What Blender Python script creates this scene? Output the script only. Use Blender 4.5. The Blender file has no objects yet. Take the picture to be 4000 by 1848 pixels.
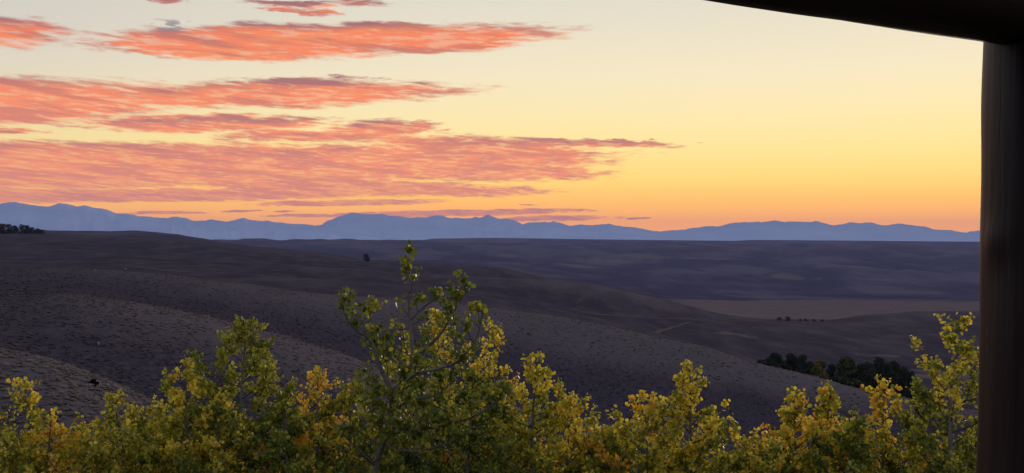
import bpy, math, random
import numpy as np
from mathutils import Vector

sc = bpy.context.scene
COL = sc.collection
R = math.radians
FOC = 3842.0            # focal length in units of a 4000-wide frame
HZ = 950.0              # row of the true horizon

# ------------------------------------------------------------------ camera
cam_data = bpy.data.cameras.new('camera')
cam = bpy.data.objects.new('camera', cam_data)
COL.objects.link(cam)
sc.camera = cam
cam.location = (0, 0, 0)
cam.rotation_euler = (R(90), 0, 0)
cam_data.sensor_width = 36.0
cam_data.lens = 36.0 * FOC / 4000.0
cam_data.shift_y = (HZ - 924.0) / 4000.0
cam_data.clip_start = 0.05
cam_data.clip_end = 200000.0

# ------------------------------------------------------------------ render / exposure
sc.view_settings.view_transform = 'Standard'
sc.view_settings.look = 'None'
sc.view_settings.gamma = 1.0
sc.view_settings.exposure = 0.0
sc.view_settings.use_curve_mapping = False
sc.render.engine = 'CYCLES'
sc.cycles.use_denoising = True
sc.cycles.max_bounces = 6
sc.cycles.diffuse_bounces = 3
sc.cycles.glossy_bounces = 2
sc.cycles.transmission_bounces = 4
sc.cycles.volume_bounces = 0
sc.cycles.caustics_reflective = False
sc.cycles.caustics_refractive = False

# ------------------------------------------------------------------ node helpers
class NT:
    def __init__(s, nt): s.nt = nt
    def n(s, typ, **kw):
        nd = s.nt.nodes.new(typ)
        for k, v in kw.items(): setattr(nd, k, v)
        return nd
    def l(s, a, b): s.nt.links.new(a, b)
    def put(s, sock, v):
        if isinstance(v, bpy.types.NodeSocket): s.l(v, sock)
        else: sock.default_value = v
    def m(s, op, a, b=None, c=None, clamp=False):
        nd = s.n('ShaderNodeMath', operation=op, use_clamp=clamp)
        s.put(nd.inputs[0], a)
        if b is not None: s.put(nd.inputs[1], b)
        if c is not None: s.put(nd.inputs[2], c)
        return nd.outputs[0]
    def ss(s, v, lo, hi, a=0.0, b=1.0):
        nd = s.n('ShaderNodeMapRange', interpolation_type='SMOOTHSTEP')
        s.put(nd.inputs['Value'], v)
        s.put(nd.inputs['From Min'], lo); s.put(nd.inputs['From Max'], hi)
        s.put(nd.inputs['To Min'], a); s.put(nd.inputs['To Max'], b)
        return nd.outputs['Result']
    def mix(s, f, a, b, blend='MIX'):
        nd = s.n('ShaderNodeMix', data_type='RGBA', blend_type=blend)
        s.put(nd.inputs[0], f)
        s.put(nd.inputs[6], a if isinstance(a, bpy.types.NodeSocket) else (*a, 1))
        s.put(nd.inputs[7], b if isinstance(b, bpy.types.NodeSocket) else (*b, 1))
        return nd.outputs[2]
    def noise(s, vec, scale, detail=3.0, rough=0.5, dist=0.0, dim='3D'):
        nd = s.n('ShaderNodeTexNoise', noise_dimensions=dim)
        s.put(nd.inputs['Vector'], vec)
        nd.inputs['Scale'].default_value = scale
        nd.inputs['Detail'].default_value = detail
        nd.inputs['Roughness'].default_value = rough
        nd.inputs['Distortion'].default_value = dist
        return nd.outputs[0]
    def ramp(s, v, stops, interp='LINEAR'):
        nd = s.n('ShaderNodeValToRGB')
        cr = nd.color_ramp; cr.interpolation = interp
        while len(cr.elements) < len(stops): cr.elements.new(0.5)
        for e, (p, c) in zip(cr.elements, stops):
            e.position = p; e.color = (*c, 1)
        s.put(nd.inputs[0], v)
        return nd.outputs[0]
    def xyz(s, x, y, z):
        nd = s.n('ShaderNodeCombineXYZ')
        s.put(nd.inputs[0], x); s.put(nd.inputs[1], y); s.put(nd.inputs[2], z)
        return nd.outputs[0]
    def vscale(s, v, sc3):
        nd = s.n('ShaderNodeVectorMath', operation='MULTIPLY')
        s.put(nd.inputs[0], v); nd.inputs[1].default_value = sc3
        return nd.outputs[0]

def az_el(px, py):      # bearing and height above the horizon, in degrees, of a point in the view
    a = math.atan((px - 2000) / FOC)
    return math.degrees(a), math.degrees(math.atan((HZ - py) / FOC * math.cos(a)))

# ------------------------------------------------------------------ world: dusk sky with sunlit cloud decks
SUN_AZ, SUN_EL = 24.0, 6.0      # degrees right of the view, above the horizon
world = bpy.data.worlds.new('World')
sc.world = world
world.use_nodes = True
wt = world.node_tree
for nd in list(wt.nodes): wt.nodes.remove(nd)
W = NT(wt)
tc = W.n('ShaderNodeTexCoord')
sep = W.n('ShaderNodeSeparateXYZ'); W.l(tc.outputs['Generated'], sep.inputs[0])
AZ = W.m('MULTIPLY', W.m('ARCTAN2', sep.outputs[0], sep.outputs[1]), 180 / math.pi)
EL = W.m('MULTIPLY', W.m('ARCSINE', sep.outputs[2]), 180 / math.pi)
EL01 = W.m('DIVIDE', W.m('MAXIMUM', EL, 0.0), 90.0, clamp=True)

def stops(lst): return [(math.sqrt(e / 90.0), c) for e, c in lst]
ELS = W.m('SQRT', EL01)
west = W.ramp(ELS, stops([
    (0.0, (2.20, 0.72, 0.02)), (1.2, (2.05, 0.74, 0.03)), (2.4, (1.66, 0.80, 0.08)), (3.7, (1.42, 0.93, 0.18)),
    (5.2, (1.27, 0.96, 0.32)), (7.0, (1.17, 0.95, 0.45)), (9.6, (1.05, 0.91, 0.60)), (13.9, (0.83, 0.78, 0.63)),
    (22, (0.46, 0.48, 0.54)), (40, (0.20, 0.26, 0.44)), (90, (0.12, 0.18, 0.36))]))
east = W.ramp(ELS, stops([
    (0.0, (0.20, 0.22, 0.38)), (6.0, (0.30, 0.27, 0.42)), (14.0, (0.28, 0.30, 0.46)), (30, (0.19, 0.26, 0.46)),
    (90, (0.12, 0.18, 0.36))]))
azr = W.m('MULTIPLY', W.m('SUBTRACT', AZ, SUN_AZ), math.pi / 180)
toward = W.ss(W.m('COSINE', azr), -0.35, 0.92)
sky = W.mix(toward, east, west)
# cooler, greyer air away from the sun
cool = W.ss(W.m('COSINE', azr), 0.98, 0.55)
sky = W.mix(W.m('MULTIPLY', cool, W.ss(EL, 4.0, 13.0, 0.0, 0.55)), sky, (0.62, 0.60, 0.58))

# soft warping so no cloud edge is a clean curve
dirv = W.xyz(AZ, EL, 0.0)
wv = W.vscale(dirv, (0.22, 0.9, 1.0))
wn1 = W.noise(wv, 1.0, 4.0, 0.6, dim='2D')
wv2 = W.vscale(dirv, (0.9, 5.0, 1.0))
wn2 = W.noise(wv2, 1.0, 4.0, 0.62, dim='2D')
warpE = W.m('ADD', W.m('MULTIPLY', W.m('SUBTRACT', wn1, 0.5), 0.75), W.m('MULTIPLY', W.m('SUBTRACT', wn2, 0.5), 0.34))
warpA = W.m('MULTIPLY', W.m('SUBTRACT', wn2, 0.5), 3.5)
warpE = W.m('MULTIPLY', warpE, W.ss(EL, 0.0, 9.0, 0.22, 1.0))
CV = W.xyz(W.m('ADD', AZ, warpA), W.m('ADD', EL, warpE), 0.0)

# cloud lenses: (left x, right x, left row, right row, half thickness, strength)
LENS = [
    (300, 2240, 150, 122, 66, 1.15), (360, 1420, 160, 190, 56, 1.15), (1150, 2130, 165, 142, 50, 1.1), (760, 1900, 122, 112, 42, 1.1),
    (-900, 330, 105, 125, 62, 1.0),
    (940, 1330, 6, 26, 17, .75), (1000, 1340, 38, 50, 11, .7), (1200, 1560, 8, 16, 13, .6), (560, 740, -8, 6, 14, .7),
    (-2200, 900, 358, 378, 88, 1.1), (-100, 1900, 370, 345, 52, 1.0), (900, 1520, 336, 326, 32, 1.0), (-300, 420, 435, 450, 30, .9),
    (230, 1340, 482, 474, 34, 1.0), (1250, 1720, 512, 495, 40, 1.0), (-500, 200, 500, 508, 18, .9), (820, 1500, 530, 530, 26, .8),
    (-3600, 2430, 572, 616, 88, 1.5), (1400, 2390, 550, 628, 66, 1.1), (1980, 2690, 540, 570, 19, 1.0), (1300, 2420, 640, 680, 46, 1.1),
    (-3000, 1500, 706, 692, 11, 1.1), (-3000, 2100, 748, 738, 27, 1.2), (500, 2200, 700, 748, 34, 1.1), (620, 920, 769, 767, 8, 1.0), (960, 1780, 797, 786, 13, 1.1),
    (1180, 2330, 842, 822, 15, 1.1), (1000, 1450, 846, 840, 7, 1.0), (860, 1010, 826, 824, 6, 1.0), (480, 800, 834, 832, 7, 1.0),
    (1900, 2420, 858, 850, 12, 1.0), (2030, 2120, 801, 800, 4, .9), (2440, 2530, 856, 854, 5, .9), (1060, 1180, 828, 828, 5, 1.0),
]
grp = bpy.data.node_groups.new('cloud_decks', 'ShaderNodeTree')
grp.interface.new_socket('Vector', in_out='INPUT', socket_type='NodeSocketVector')
grp.interface.new_socket('Density', in_out='OUTPUT', socket_type='NodeSocketFloat')
G = NT(grp)
gi = G.n('NodeGroupInput'); go = G.n('NodeGroupOutput')
acc = None
for (x0, x1, y0, y1, t, amp) in LENS:
    a0, e0 = az_el(max(x0, -3000), y0); a1, e1 = az_el(x1, y1)
    w = (a1 - a0) / 2; dt = t / FOC * 57.3
    mp = G.n('ShaderNodeMapping', vector_type='TEXTURE')
    G.l(gi.outputs[0], mp.inputs['Vector'])
    mp.inputs['Location'].default_value = ((a0 + a1) / 2, (e0 + e1) / 2, 0)
    mp.inputs['Rotation'].default_value = (0, 0, math.atan2(e1 - e0, a1 - a0))
    mp.inputs['Scale'].default_value = (w, dt, 1)
    dot = G.n('ShaderNodeVectorMath', operation='DOT_PRODUCT')
    G.l(mp.outputs[0], dot.inputs[0]); G.l(mp.outputs[0], dot.inputs[1])
    v = G.m('MULTIPLY', G.m('SUBTRACT', 1.0, dot.outputs['Value']), amp)
    acc = v if acc is None else G.m('SMOOTH_MAX', acc, v, 0.15)
G.l(acc, go.inputs[0])
def decks(vec):
    nd = W.n('ShaderNodeGroup'); nd.node_tree = grp
    W.l(vec, nd.inputs[0]); return nd.outputs[0]
up = W.n('ShaderNodeVectorMath', operation='ADD'); W.l(CV, up.inputs[0]); up.inputs[1].default_value = (0.2, 0.34, 0)
d0 = decks(CV); d1 = decks(up.outputs[0])
# streaks and ripples; they get finer towards the horizon as the deck recedes
rz = W.m('ADD', W.m('MAXIMUM', EL, 0.0), 3.2)
sx = W.m('MULTIPLY', AZ, W.m('DIVIDE', 7.0, rz))
sy = W.m('MULTIPLY', W.m('LOGARITHM', rz, 2.718), 1.0)
streak = W.noise(W.xyz(W.m('MULTIPLY', sx, 0.34), W.m('ADD', W.m('MULTIPLY', sy, 22.0), W.m('MULTIPLY', sx, 0.25)), 0.0), 1.0, 6.0, 0.55, 0.2, '2D')
ripple = W.noise(W.xyz(W.m('MULTIPLY', sx, 1.25), W.m('MULTIPLY', sy, 66.0), 3.0), 1.0, 5.0, 0.6, 0.25, '2D')
broad = W.noise(W.xyz(W.m('MULTIPLY', sx, 0.22), W.m('MULTIPLY', sy, 9.0), 7.0), 1.0, 3.0, 0.5, 0.3, '2D')
tex = W.m('ADD', W.m('MULTIPLY', W.m('SUBTRACT', streak, 0.5), 0.95), W.m('MULTIPLY', W.m('SUBTRACT', ripple, 0.5), 1.1))
dens = W.m('ADD', d0, tex)
alpha = W.m('MULTIPLY', W.ss(dens, -0.22, 0.62), W.ss(d0, -0.95, 0.15))
# thin ripples let the sky glow through deep inside the decks
thin = W.ss(W.m('ADD', W.m('MULTIPLY', ripple, 0.6), W.m('MULTIPLY', streak, 0.4)), 0.40, 0.50, 0.72, 1.0)
alpha = W.m('MULTIPLY', alpha, thin)
# undersides take the low sun, tops and thick folds turn mauve
topside = W.m('MULTIPLY', W.ss(W.m('SUBTRACT', d0, d1), 0.15, 1.1), W.ss(EL, 1.0, 6.0, 0.25, 1.0))
fold = W.ss(W.m('ADD', W.m('MULTIPLY', streak, 0.65), W.m('MULTIPLY', broad, 0.35)), 0.46, 0.60)
shade = W.m('ADD', W.m('MULTIPLY', topside, 0.80), W.m('MULTIPLY', fold, 0.55), clamp=True)
lit = W.mix(W.ss(EL, 1.0, 13.0), (1.16, 0.365, 0.165), (1.02, 0.265, 0.11))
lit = W.mix(W.ss(W.m('ADD', W.m('MULTIPLY', ripple, 0.5), W.m('MULTIPLY', broad, 0.5)), 0.50, 0.38, 0.0, 0.42), lit, W.mix(W.ss(EL, 4.0, 11.0), (1.14, 0.52, 0.19), (1.0, 0.36, 0.13)))
rim = W.ss(W.m('SUBTRACT', d1, d0), 0.15, 1.0)
lit = W.mix(W.m('MULTIPLY', rim, 0.55), lit, (1.05, 0.42, 0.15))
dark = W.mix(W.ss(EL, 1.0, 12.0), (0.80, 0.28, 0.19), (0.40, 0.17, 0.165))
ccol = W.mix(shade, lit, dark)
sky = W.mix(alpha, sky, ccol)
# one small unlit scud cloud
sa, se = az_el(672, 100)
scm = W.n('ShaderNodeMapping', vector_type='TEXTURE'); W.l(CV, scm.inputs['Vector'])
scm.inputs['Location'].default_value = (sa, se, 0); scm.inputs['Scale'].default_value = (0.75, 0.42, 1)
scd = W.n('ShaderNodeVectorMath', operation='DOT_PRODUCT'); W.l(scm.outputs[0], scd.inputs[0]); W.l(scm.outputs[0], scd.inputs[1])
sca = W.ss(W.m('ADD', W.m('SUBTRACT', 1.0, scd.outputs['Value']), W.m('MULTIPLY', tex, 0.5)), -0.1, 1.1, 0.0, 0.8)
sky = W.mix(sca, sky, (0.27, 0.22, 0.24))
# a trace of scattered daylight over the whole dome
nis = W.n('ShaderNodeTexSky', sky_type='NISHITA')
nis.sun_disc = False
nis.sun_elevation = R(SUN_EL); nis.sun_rotation = R(SUN_AZ)
bg = W.n('ShaderNodeBackground'); W.l(sky, bg.inputs[0]); bg.inputs[1].default_value = 1.0
bg2 = W.n('ShaderNodeBackground'); W.l(nis.outputs[0], bg2.inputs[0]); bg2.inputs[1].default_value = 0.0008
ads = W.n('ShaderNodeAddShader'); W.l(bg.outputs[0], ads.inputs[0]); W.l(bg2.outputs[0], ads.inputs[1])
wo = W.n('ShaderNodeOutputWorld'); W.l(ads.outputs[0], wo.inputs['Surface'])
world.cycles.sampling_method = 'MANUAL'
world.cycles.sample_map_resolution = 1024

# ------------------------------------------------------------------ sun (just set behind haze: weak, wide, warm)
sun_data = bpy.data.lights.new('sun', 'SUN')
sun = bpy.data.objects.new('sun', sun_data); COL.objects.link(sun)
sun_data.energy = 1.5
sun_data.angle = R(12)
sun_data.color = (1.0, 0.78, 0.58)
_d = Vector((math.sin(R(SUN_AZ)) * math.cos(R(SUN_EL)), math.cos(R(SUN_AZ)) * math.cos(R(SUN_EL)), math.sin(R(SUN_EL))))
sun.rotation_euler = _d.to_track_quat('Z', 'Y').to_euler()

# ------------------------------------------------------------------ tagging and mesh helpers
def tag(o, label=None, cat=None, group=None, kind=None):
    if label: o['label'] = label
    if cat: o['category'] = cat
    if group: o['group'] = group
    if kind: o['kind'] = kind
    return o
def link(name, mesh, parent=None):
    o = bpy.data.objects.new(name, mesh)
    COL.objects.link(o)
    if parent is not None: o.parent = parent
    return o
def empty(name, loc):
    o = bpy.data.objects.new(name, None)
    o.empty_display_size = 0.2
    o.location = loc
    COL.objects.link(o)
    return o
def mesh_np(name, verts, faces, mat=None, smooth=False, col=None):
    """verts (n,3), faces (m,k) with a constant k, or a list of such arrays"""
    me = bpy.data.meshes.new(name)
    if not isinstance(faces, list): faces = [faces]
    faces = [np.asarray(f, dtype=np.int32) for f in faces if len(f)]
    verts = np.asarray(verts, dtype=np.float32)
    me.vertices.add(len(verts)); me.vertices.foreach_set('co', verts.ravel())
    idx = np.concatenate([f.ravel() for f in faces])
    tot = np.concatenate([np.full(len(f), f.shape[1], dtype=np.int32) for f in faces])
    st = np.concatenate([[0], np.cumsum(tot)[:-1]]).astype(np.int32)
    me.loops.add(len(idx)); me.loops.foreach_set('vertex_index', idx)
    me.polygons.add(len(tot)); me.polygons.foreach_set('loop_start', st); me.polygons.foreach_set('loop_total', tot)
    me.update(calc_edges=True)
    if smooth: me.polygons.foreach_set('use_smooth', np.ones(len(tot), dtype=bool))
    if col is not None:
        at = me.color_attributes.new('tint', 'FLOAT_COLOR', 'POINT')
        c4 = np.ones((len(verts), 4), dtype=np.float32); c4[:, :3] = col
        at.data.foreach_set('color', c4.ravel())
    if mat: me.materials.append(mat)
    me.validate()
    return me
def material(name):
    m = bpy.data.materials.new(name); m.use_nodes = True
    for nd in list(m.node_tree.nodes): m.node_tree.nodes.remove(nd)
    T = NT(m.node_tree)
    return m, T, T.n('ShaderNodeOutputMaterial')
def principled(T, out, color, rough=0.8, spec=0.3, bump=None, bump_s=0.3, bump_d=0.1):
    b = T.n('ShaderNodeBsdfPrincipled')
    T.put(b.inputs['Base Color'], color if isinstance(color, bpy.types.NodeSocket) else (*color, 1))
    b.inputs['Roughness'].default_value = rough
    b.inputs['Specular IOR Level'].default_value = spec
    if bump is not None:
        bn = T.n('ShaderNodeBump'); T.l(bump, bn.inputs['Height'])
        bn.inputs['Strength'].default_value = bump_s; bn.inputs['Distance'].default_value = bump_d
        T.l(bn.outputs[0], b.inputs['Normal'])
    T.l(b.outputs[0], out.inputs['Surface'])
    return b

# ------------------------------------------------------------------ smooth lattice noise for the terrain
_rs = np.random.RandomState(5)
_LAT = _rs.rand(256, 256)
def vnoise(x, y):
    xi = np.floor(x).astype(int); yi = np.floor(y).astype(int)
    fx = x - xi; fy = y - yi
    fx = fx * fx * (3 - 2 * fx); fy = fy * fy * (3 - 2 * fy)
    a = _LAT[xi & 255, yi & 255]; b = _LAT[(xi + 1) & 255, yi & 255]
    c = _LAT[xi & 255, (yi + 1) & 255]; d = _LAT[(xi + 1) & 255, (yi + 1) & 255]
    return (a * (1 - fx) + b * fx) * (1 - fy) + (c * (1 - fx) + d * fx) * fy - 0.5
def fbm(x, y, o=4, g=0.5):
    s = 0; a = 1.0
    for k in range(o):
        s = s + a * vnoise(x + 17.3 * k, y + 9.1 * k); x = x * 2.03; y = y * 2.03; a *= g
    return s
def pchip(xk, yk, x):
    h = np.diff(xk); dl = np.diff(yk) / h
    m = np.zeros_like(yk)
    for i in range(1, len(xk) - 1):
        if dl[i - 1] * dl[i] > 0:
            w1 = 2 * h[i] + h[i - 1]; w2 = h[i] + 2 * h[i - 1]
            m[i] = (w1 + w2) / (w1 / dl[i - 1] + w2 / dl[i])
    m[0] = dl[0]; m[-1] = dl[-1]
    i = np.clip(np.searchsorted(xk, x) - 1, 0, len(xk) - 2)
    t = (x - xk[i]) / h[i]
    return ((1 + 2 * t) * (1 - t) ** 2 * yk[i] + t * (1 - t) ** 2 * h[i] * m[i] + t * t * (3 - 2 * t) * yk[i + 1] + t * t * (t - 1) * h[i] * m[i + 1])

# ------------------------------------------------------------------ terrain: ridges as (depth, row) along bearings
def L(D, P): return (D, P)
LAYERS = [
    L(3, 'z-4.1'), L(10, 'z-5.6'), L(25, 'z-10'), L(45, 'z-17'),
    L(80, {-2500: 1280, 0: 1372, 200: 1412, 400: 1490, 600: 1585, 800: 1690, 1200: 1900, 4000: 1950}),
    L(125, {-2500: 1300, 0: 1425, 400: 1575, 800: 1710, 1200: 1850, 1940: 1850, 2950: 1800, 4000: 1800}),
    L(210, {-2500: 1130, 0: 1180, 300: 1158, 466: 1180, 660: 1215, 815: 1242, 940: 1277, 1090: 1312, 1270: 1367, 1600: 1480, 1940: 1580, 2300: 1660, 2950: 1710, 3800: 1730}),
    L(290, {-2500: 1100, 0: 1130, 300: 1150, 466: 1205, 815: 1310, 1090: 1390, 1270: 1440, 1600: 1540, 1940: 1600, 2300: 1640, 2950: 1665, 3800: 1690}),
    L({0: 450, 1900: 430, 2300: 390, 2950: 340, 3400: 310, 3800: 300}, {-2500: 1010, 0: 1036, 370: 1053, 700: 1077, 900: 1104, 1130: 1137, 1310: 1157, 1600: 1178, 1925: 1205, 2100: 1228, 2300: 1265, 2550: 1320, 2750: 1362, 2920: 1422, 3180: 1490, 3415: 1556, 3560: 1582, 3800: 1640, 6500: 2000}),
    L({0: 560, 1900: 540, 2600: 470, 3800: 440}, {-2500: 1020, 0: 1050, 370: 1070, 700: 1095, 1130: 1150, 1600: 1200, 1925: 1240, 2300: 1310, 2550: 1365, 2920: 1465, 3180: 1515, 3560: 1585, 3800: 1600}),
    L(750, {-2500: 990, 0: 1030, 400: 1045, 800: 1072, 1200: 1095, 1600: 1125, 1925: 1185, 2300: 1240, 2550: 1290, 2950: 1365, 3400: 1400, 3800: 1400}),
    L(1000, {-2500: 960, 0: 995, 800: 1042, 1200: 1080, 1600: 1105, 1925: 1145, 2300: 1205, 2600: 1248, 2950: 1272, 3400: 1288, 3800: 1288}),
    L(1250, {-2500: 930, 0: 970, 400: 980, 800: 1010, 1200: 1045, 1650: 1072, 1940: 1087, 2200: 1096, 2330: 1110, 2515: 1150, 2640: 1180, 2765: 1213, 2870: 1232, 2950: 1243, 3100: 1254, 3240: 1254, 3415: 1231, 3560: 1221, 3800: 1219}),
    L(1500, {-2500: 910, 0: 948, 800: 990, 1200: 1028, 1650: 1066, 1940: 1100, 2330: 1150, 2640: 1215, 2950: 1248, 3280: 1250, 3560: 1238, 3800: 1238}),
    L(1900, {-2500: 880, 0: 910, 170: 912, 400: 922, 700: 938, 855: 952, 1087: 971, 1200: 986, 1427: 1014, 1654: 1028, 1950: 1048, 2200: 1110, 2640: 1200, 2950: 1216, 3280: 1212, 3800: 1206}),
    L(2900, {-2500: 900, 0: 930, 700: 962, 1200: 1012, 1654: 1056, 1950: 1080, 2330: 1120, 2600: 1168, 2950: 1176, 3280: 1176, 3800: 1180}),
    L(5600, {-2500: 890, 0: 902, 170: 902, 390: 906, 545: 907, 600: 911, 660: 917, 700: 919, 860: 944, 1000: 975, 1300: 1010, 1654: 1030, 1950: 1055, 2330: 1090, 2640: 1132, 2950: 1140, 3800: 1142}),
    L(7400, {0: 930, 700: 945, 1000: 985, 1300: 1000, 1654: 1015, 1950: 1030, 2330: 1050, 3800: 1068}),
    L(9000, {0: 945, 1000: 968, 1654: 985, 2330: 1000, 2950: 1012, 3800: 1016}),
    L(11000, {0: 950, 855: 946, 1615: 948, 1700: 955, 2300: 965, 2800: 962, 3300: 968, 3800: 970}),
    L(12800, {0: 956, 1000: 956, 1600: 956, 2300: 962, 3800: 962}),
    L(15000, {0: 950, 1000: 947, 1600: 947, 1640: 940, 1690: 932, 1940: 929, 2330: 935, 2880: 941, 2940: 937, 3820: 944}),
    L(19000, 'z-28'), L(46000, 'z-34'),
]
A_LIM = R(40)
def px_of(a): return 2000 + FOC * np.tan(np.clip(a, -A_LIM, A_LIM))
def tab(v, px):
    if isinstance(v, dict):
        k = sorted(v); return np.interp(px, k, [v[q] for q in k])
    return np.full_like(px, float(v))
def smooth1(arr, n):
    ker = np.hanning(n + 2)[1:-1]; ker /= ker.sum()
    return np.convolve(np.pad(arr, n // 2, mode='edge'), ker, mode='valid')[:len(arr)]
az_in = np.linspace(R(-33), R(33), 800)
az_out = np.concatenate([np.linspace(R(-180), R(-33), 150)[:-1], az_in, np.linspace(R(33), R(180), 150)[1:]])
r_rows = np.concatenate([[1.0, 3, 6, 10, 16], np.geomspace(25, 17000, 500), np.geomspace(18500, 44000, 10)])
px_c = px_of(az_out)
cosA = np.cos(np.clip(az_out, -A_LIM, A_LIM))
DK, ZK = [], []
for D, P in LAYERS:
    d = tab(D, px_c)
    if isinstance(P, str): z = np.full_like(px_c, float(P[1:]))
    else:
        p = tab(P, px_c)
        p[149:-149] = smooth1(p, 11)[149:-149]
        z = (HZ - p) / FOC * d
    DK.append(d); ZK.append(z)
DK = np.array(DK); ZK = np.array(ZK)
Zg = np.zeros((len(r_rows), len(az_out)))
for j in range(len(az_out)):
    Y = r_rows * cosA[j]
    Zg[:, j] = pchip(np.log(DK[:, j]), ZK[:, j], np.log(np.clip(Y, DK[0, j], DK[-1, j])))
RR, AA = np.meshgrid(r_rows, az_out, indexing='ij')
XX = RR * np.sin(AA); YY = RR * np.cos(AA)
lr = np.log(RR)
damp = np.clip((RR - 30) / 60, 0, 1) * np.clip((13000 - RR) / 4000, 0, 1)
# folds running down the slopes, finer knolls, and small hummocks
Zg += damp * RR * (0.0020 * fbm(AA * 9 + lr * 3.0, lr * 6.0, 3) + 0.0011 * fbm(AA * 40 - lr * 9, lr * 16, 3))
mid = np.clip((RR - 6000) / 1500, 0, 1) * np.clip((13500 - RR) / 1500, 0, 1)
Zg += mid * RR * 0.0080 * fbm(AA * 16 + lr * 6, lr * 22, 4)
Zg += damp * np.clip(RR / 300, 0.25, 1) * np.clip((2500 - RR) / 1500, 0, 1) * (0.5 * fbm(XX / 14, YY / 14, 3))
def ground_z(x, y):
    r = np.hypot(x, y); a = np.arctan2(x, y)
    i = np.interp(np.log(np.maximum(r, 1.001)), np.log(r_rows), np.arange(len(r_rows)))
    j = np.interp(a, az_out, np.arange(len(az_out)))
    i0 = np.clip(np.floor(i).astype(int), 0, len(r_rows) - 2); j0 = np.clip(np.floor(j).astype(int), 0, len(az_out) - 2)
    fi = i - i0; fj = j - j0
    return (Zg[i0, j0] * (1 - fi) * (1 - fj) + Zg[i0 + 1, j0] * fi * (1 - fj) + Zg[i0, j0 + 1] * (1 - fi) * fj + Zg[i0 + 1, j0 + 1] * fi * fj)
def spot(px, py, rmin=40.0):
    """the first ground point met along a line of sight"""
    a = math.atan((px - 2000) / FOC)
    rs = np.geomspace(rmin, 16500, 6000)
    z = ground_z(rs * math.sin(a), rs * math.cos(a))
    t = (HZ - py) / FOC * math.cos(a)
    k = np.nonzero(z / rs >= t)[0]
    k = k[0] if len(k) else int(np.argmax(z / rs))
    return Vector((rs[k] * math.sin(a), rs[k] * math.cos(a), float(z[k])))

# ground colour: sage and dry grass, with a pale hay meadow on the valley floor
gmat, T, out = material('sagebrush_ground')
geo = T.n('ShaderNodeNewGeometry'); pos = geo.outputs['Position']
def scaled(v): return T.vscale(pos, v)
n1 = T.noise(scaled((0.035, 0.012, 0.05)), 1.0, 7, 0.68)
n2 = T.noise(scaled((0.75, 0.4, 0.75)), 1.0, 5, 0.65)
n3 = T.noise(scaled((0.0016, 0.0007, 0.008)), 1.0, 8, 0.66)
n4 = T.noise(scaled((2.6, 1.6, 2.6)), 1.0, 4, 0.6)
dist = T.n('ShaderNodeVectorMath', operation='LENGTH'); T.l(pos, dist.inputs[0]); dist = dist.outputs['Value']
fine = T.m('ADD', T.m('MULTIPLY', n2, 0.55), T.m('MULTIPLY', n4, 0.45))
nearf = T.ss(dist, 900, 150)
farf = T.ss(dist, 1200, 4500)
g1 = T.m('ADD', T.m('MULTIPLY', n1, 0.75), T.m('MULTIPLY', n2, 0.25))
grain = T.mix(nearf, T.xyz(g1, g1, g1), T.xyz(fine, fine, fine))
n3c = T.ss(n3, 0.38, 0.62, 0.26, 0.74)
grain = T.mix(farf, grain, T.xyz(n3c, n3c, n3c))
sepg = T.n('ShaderNodeSeparateColor'); T.l(grain, sepg.inputs[0]); gv = sepg.outputs[0]
gcol = T.ramp(gv, [(0.30, (0.032, 0.027, 0.039)), (0.47, (0.047, 0.040, 0.053)), (0.56, (0.065, 0.054, 0.065)), (0.72, (0.106, 0.086, 0.090))])
att = T.n('ShaderNodeAttribute', attribute_name='tint')
mead = T.n('ShaderNodeSeparateColor'); T.l(att.outputs['Color'], mead.inputs[0])
mcol = T.mix(T.ss(n1, 0.35, 0.65), (0.125, 0.094, 0.090), (0.155, 0.118, 0.112))
gcol = T.mix(mead.outputs[0], gcol, mcol)
gcol = T.mix(T.m('MULTIPLY', mead.outputs[2], T.ss(gv, 0.35, 0.62, 0.55, 1.0)), gcol, (0.118, 0.098, 0.103))
gcol = T.mix(T.m('MULTIPLY', farf, 0.3), gcol, (0.064, 0.055, 0.092))  # purple distance haze painted into the far ground colour
gcol = T.mix(mead.outputs[1], gcol, (0.16, 0.125, 0.10))
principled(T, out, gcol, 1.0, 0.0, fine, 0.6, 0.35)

# meadow and pale clearings painted as what grows there
Yd = YY
mead_m = np.clip((Yd - 1480) / 60, 0, 1) * np.clip((2990 - Yd + 160 * fbm(XX / 200, YY / 200, 3)) / 60, 0, 1) * np.clip((XX - (360 + (Yd - 2400) * 0.2) - 160 * fbm(YY / 200, XX / 300, 3)) / 90, 0, 1)
pale = np.zeros_like(mead_m)
rp = np.random.RandomState(11)
for (px, py, wx, wy) in [(2830, 1302, 46, 7), (2930, 1316, 50, 6), (2990, 1205, 14, 3), (3430, 1390, 90, 4), (3340, 1365, 20, 3), (3400, 1142, 26, 3), (3655, 1142, 20, 3), (2530, 1000, 120, 5),
                         (2400, 1020, 160, 6), (2750, 1010, 150, 5), (3100, 1085, 160, 4), (3400, 1092, 120, 3), (3300, 1040, 150, 4), (3600, 1000, 120, 4), (2250, 1040, 130, 5), (3700, 1470, 160, 25), (700, 1060, 60, 4), (560, 1045, 40, 3), (1950, 1000, 120, 4)]:
    p = spot(px, py); r0 = p.length
    ux = (np.arctan2(XX, YY) - math.atan2(p.x, p.y)) * r0 / (wx / FOC * r0); ur = (RR - r0) / (wy / FOC * r0 * 9)
    pale = np.maximum(pale, np.where(YY > 0, np.clip(1.15 - (ux ** 2 + ur ** 2) + 1.6 * fbm(XX / (r0 * .012), YY / (r0 * .03), 3), 0, 1), 0) * 0.7)
tint = np.zeros((Zg.size, 3)); tint[:, 0] = mead_m.ravel(); tint[:, 1] = pale.ravel()
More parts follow.
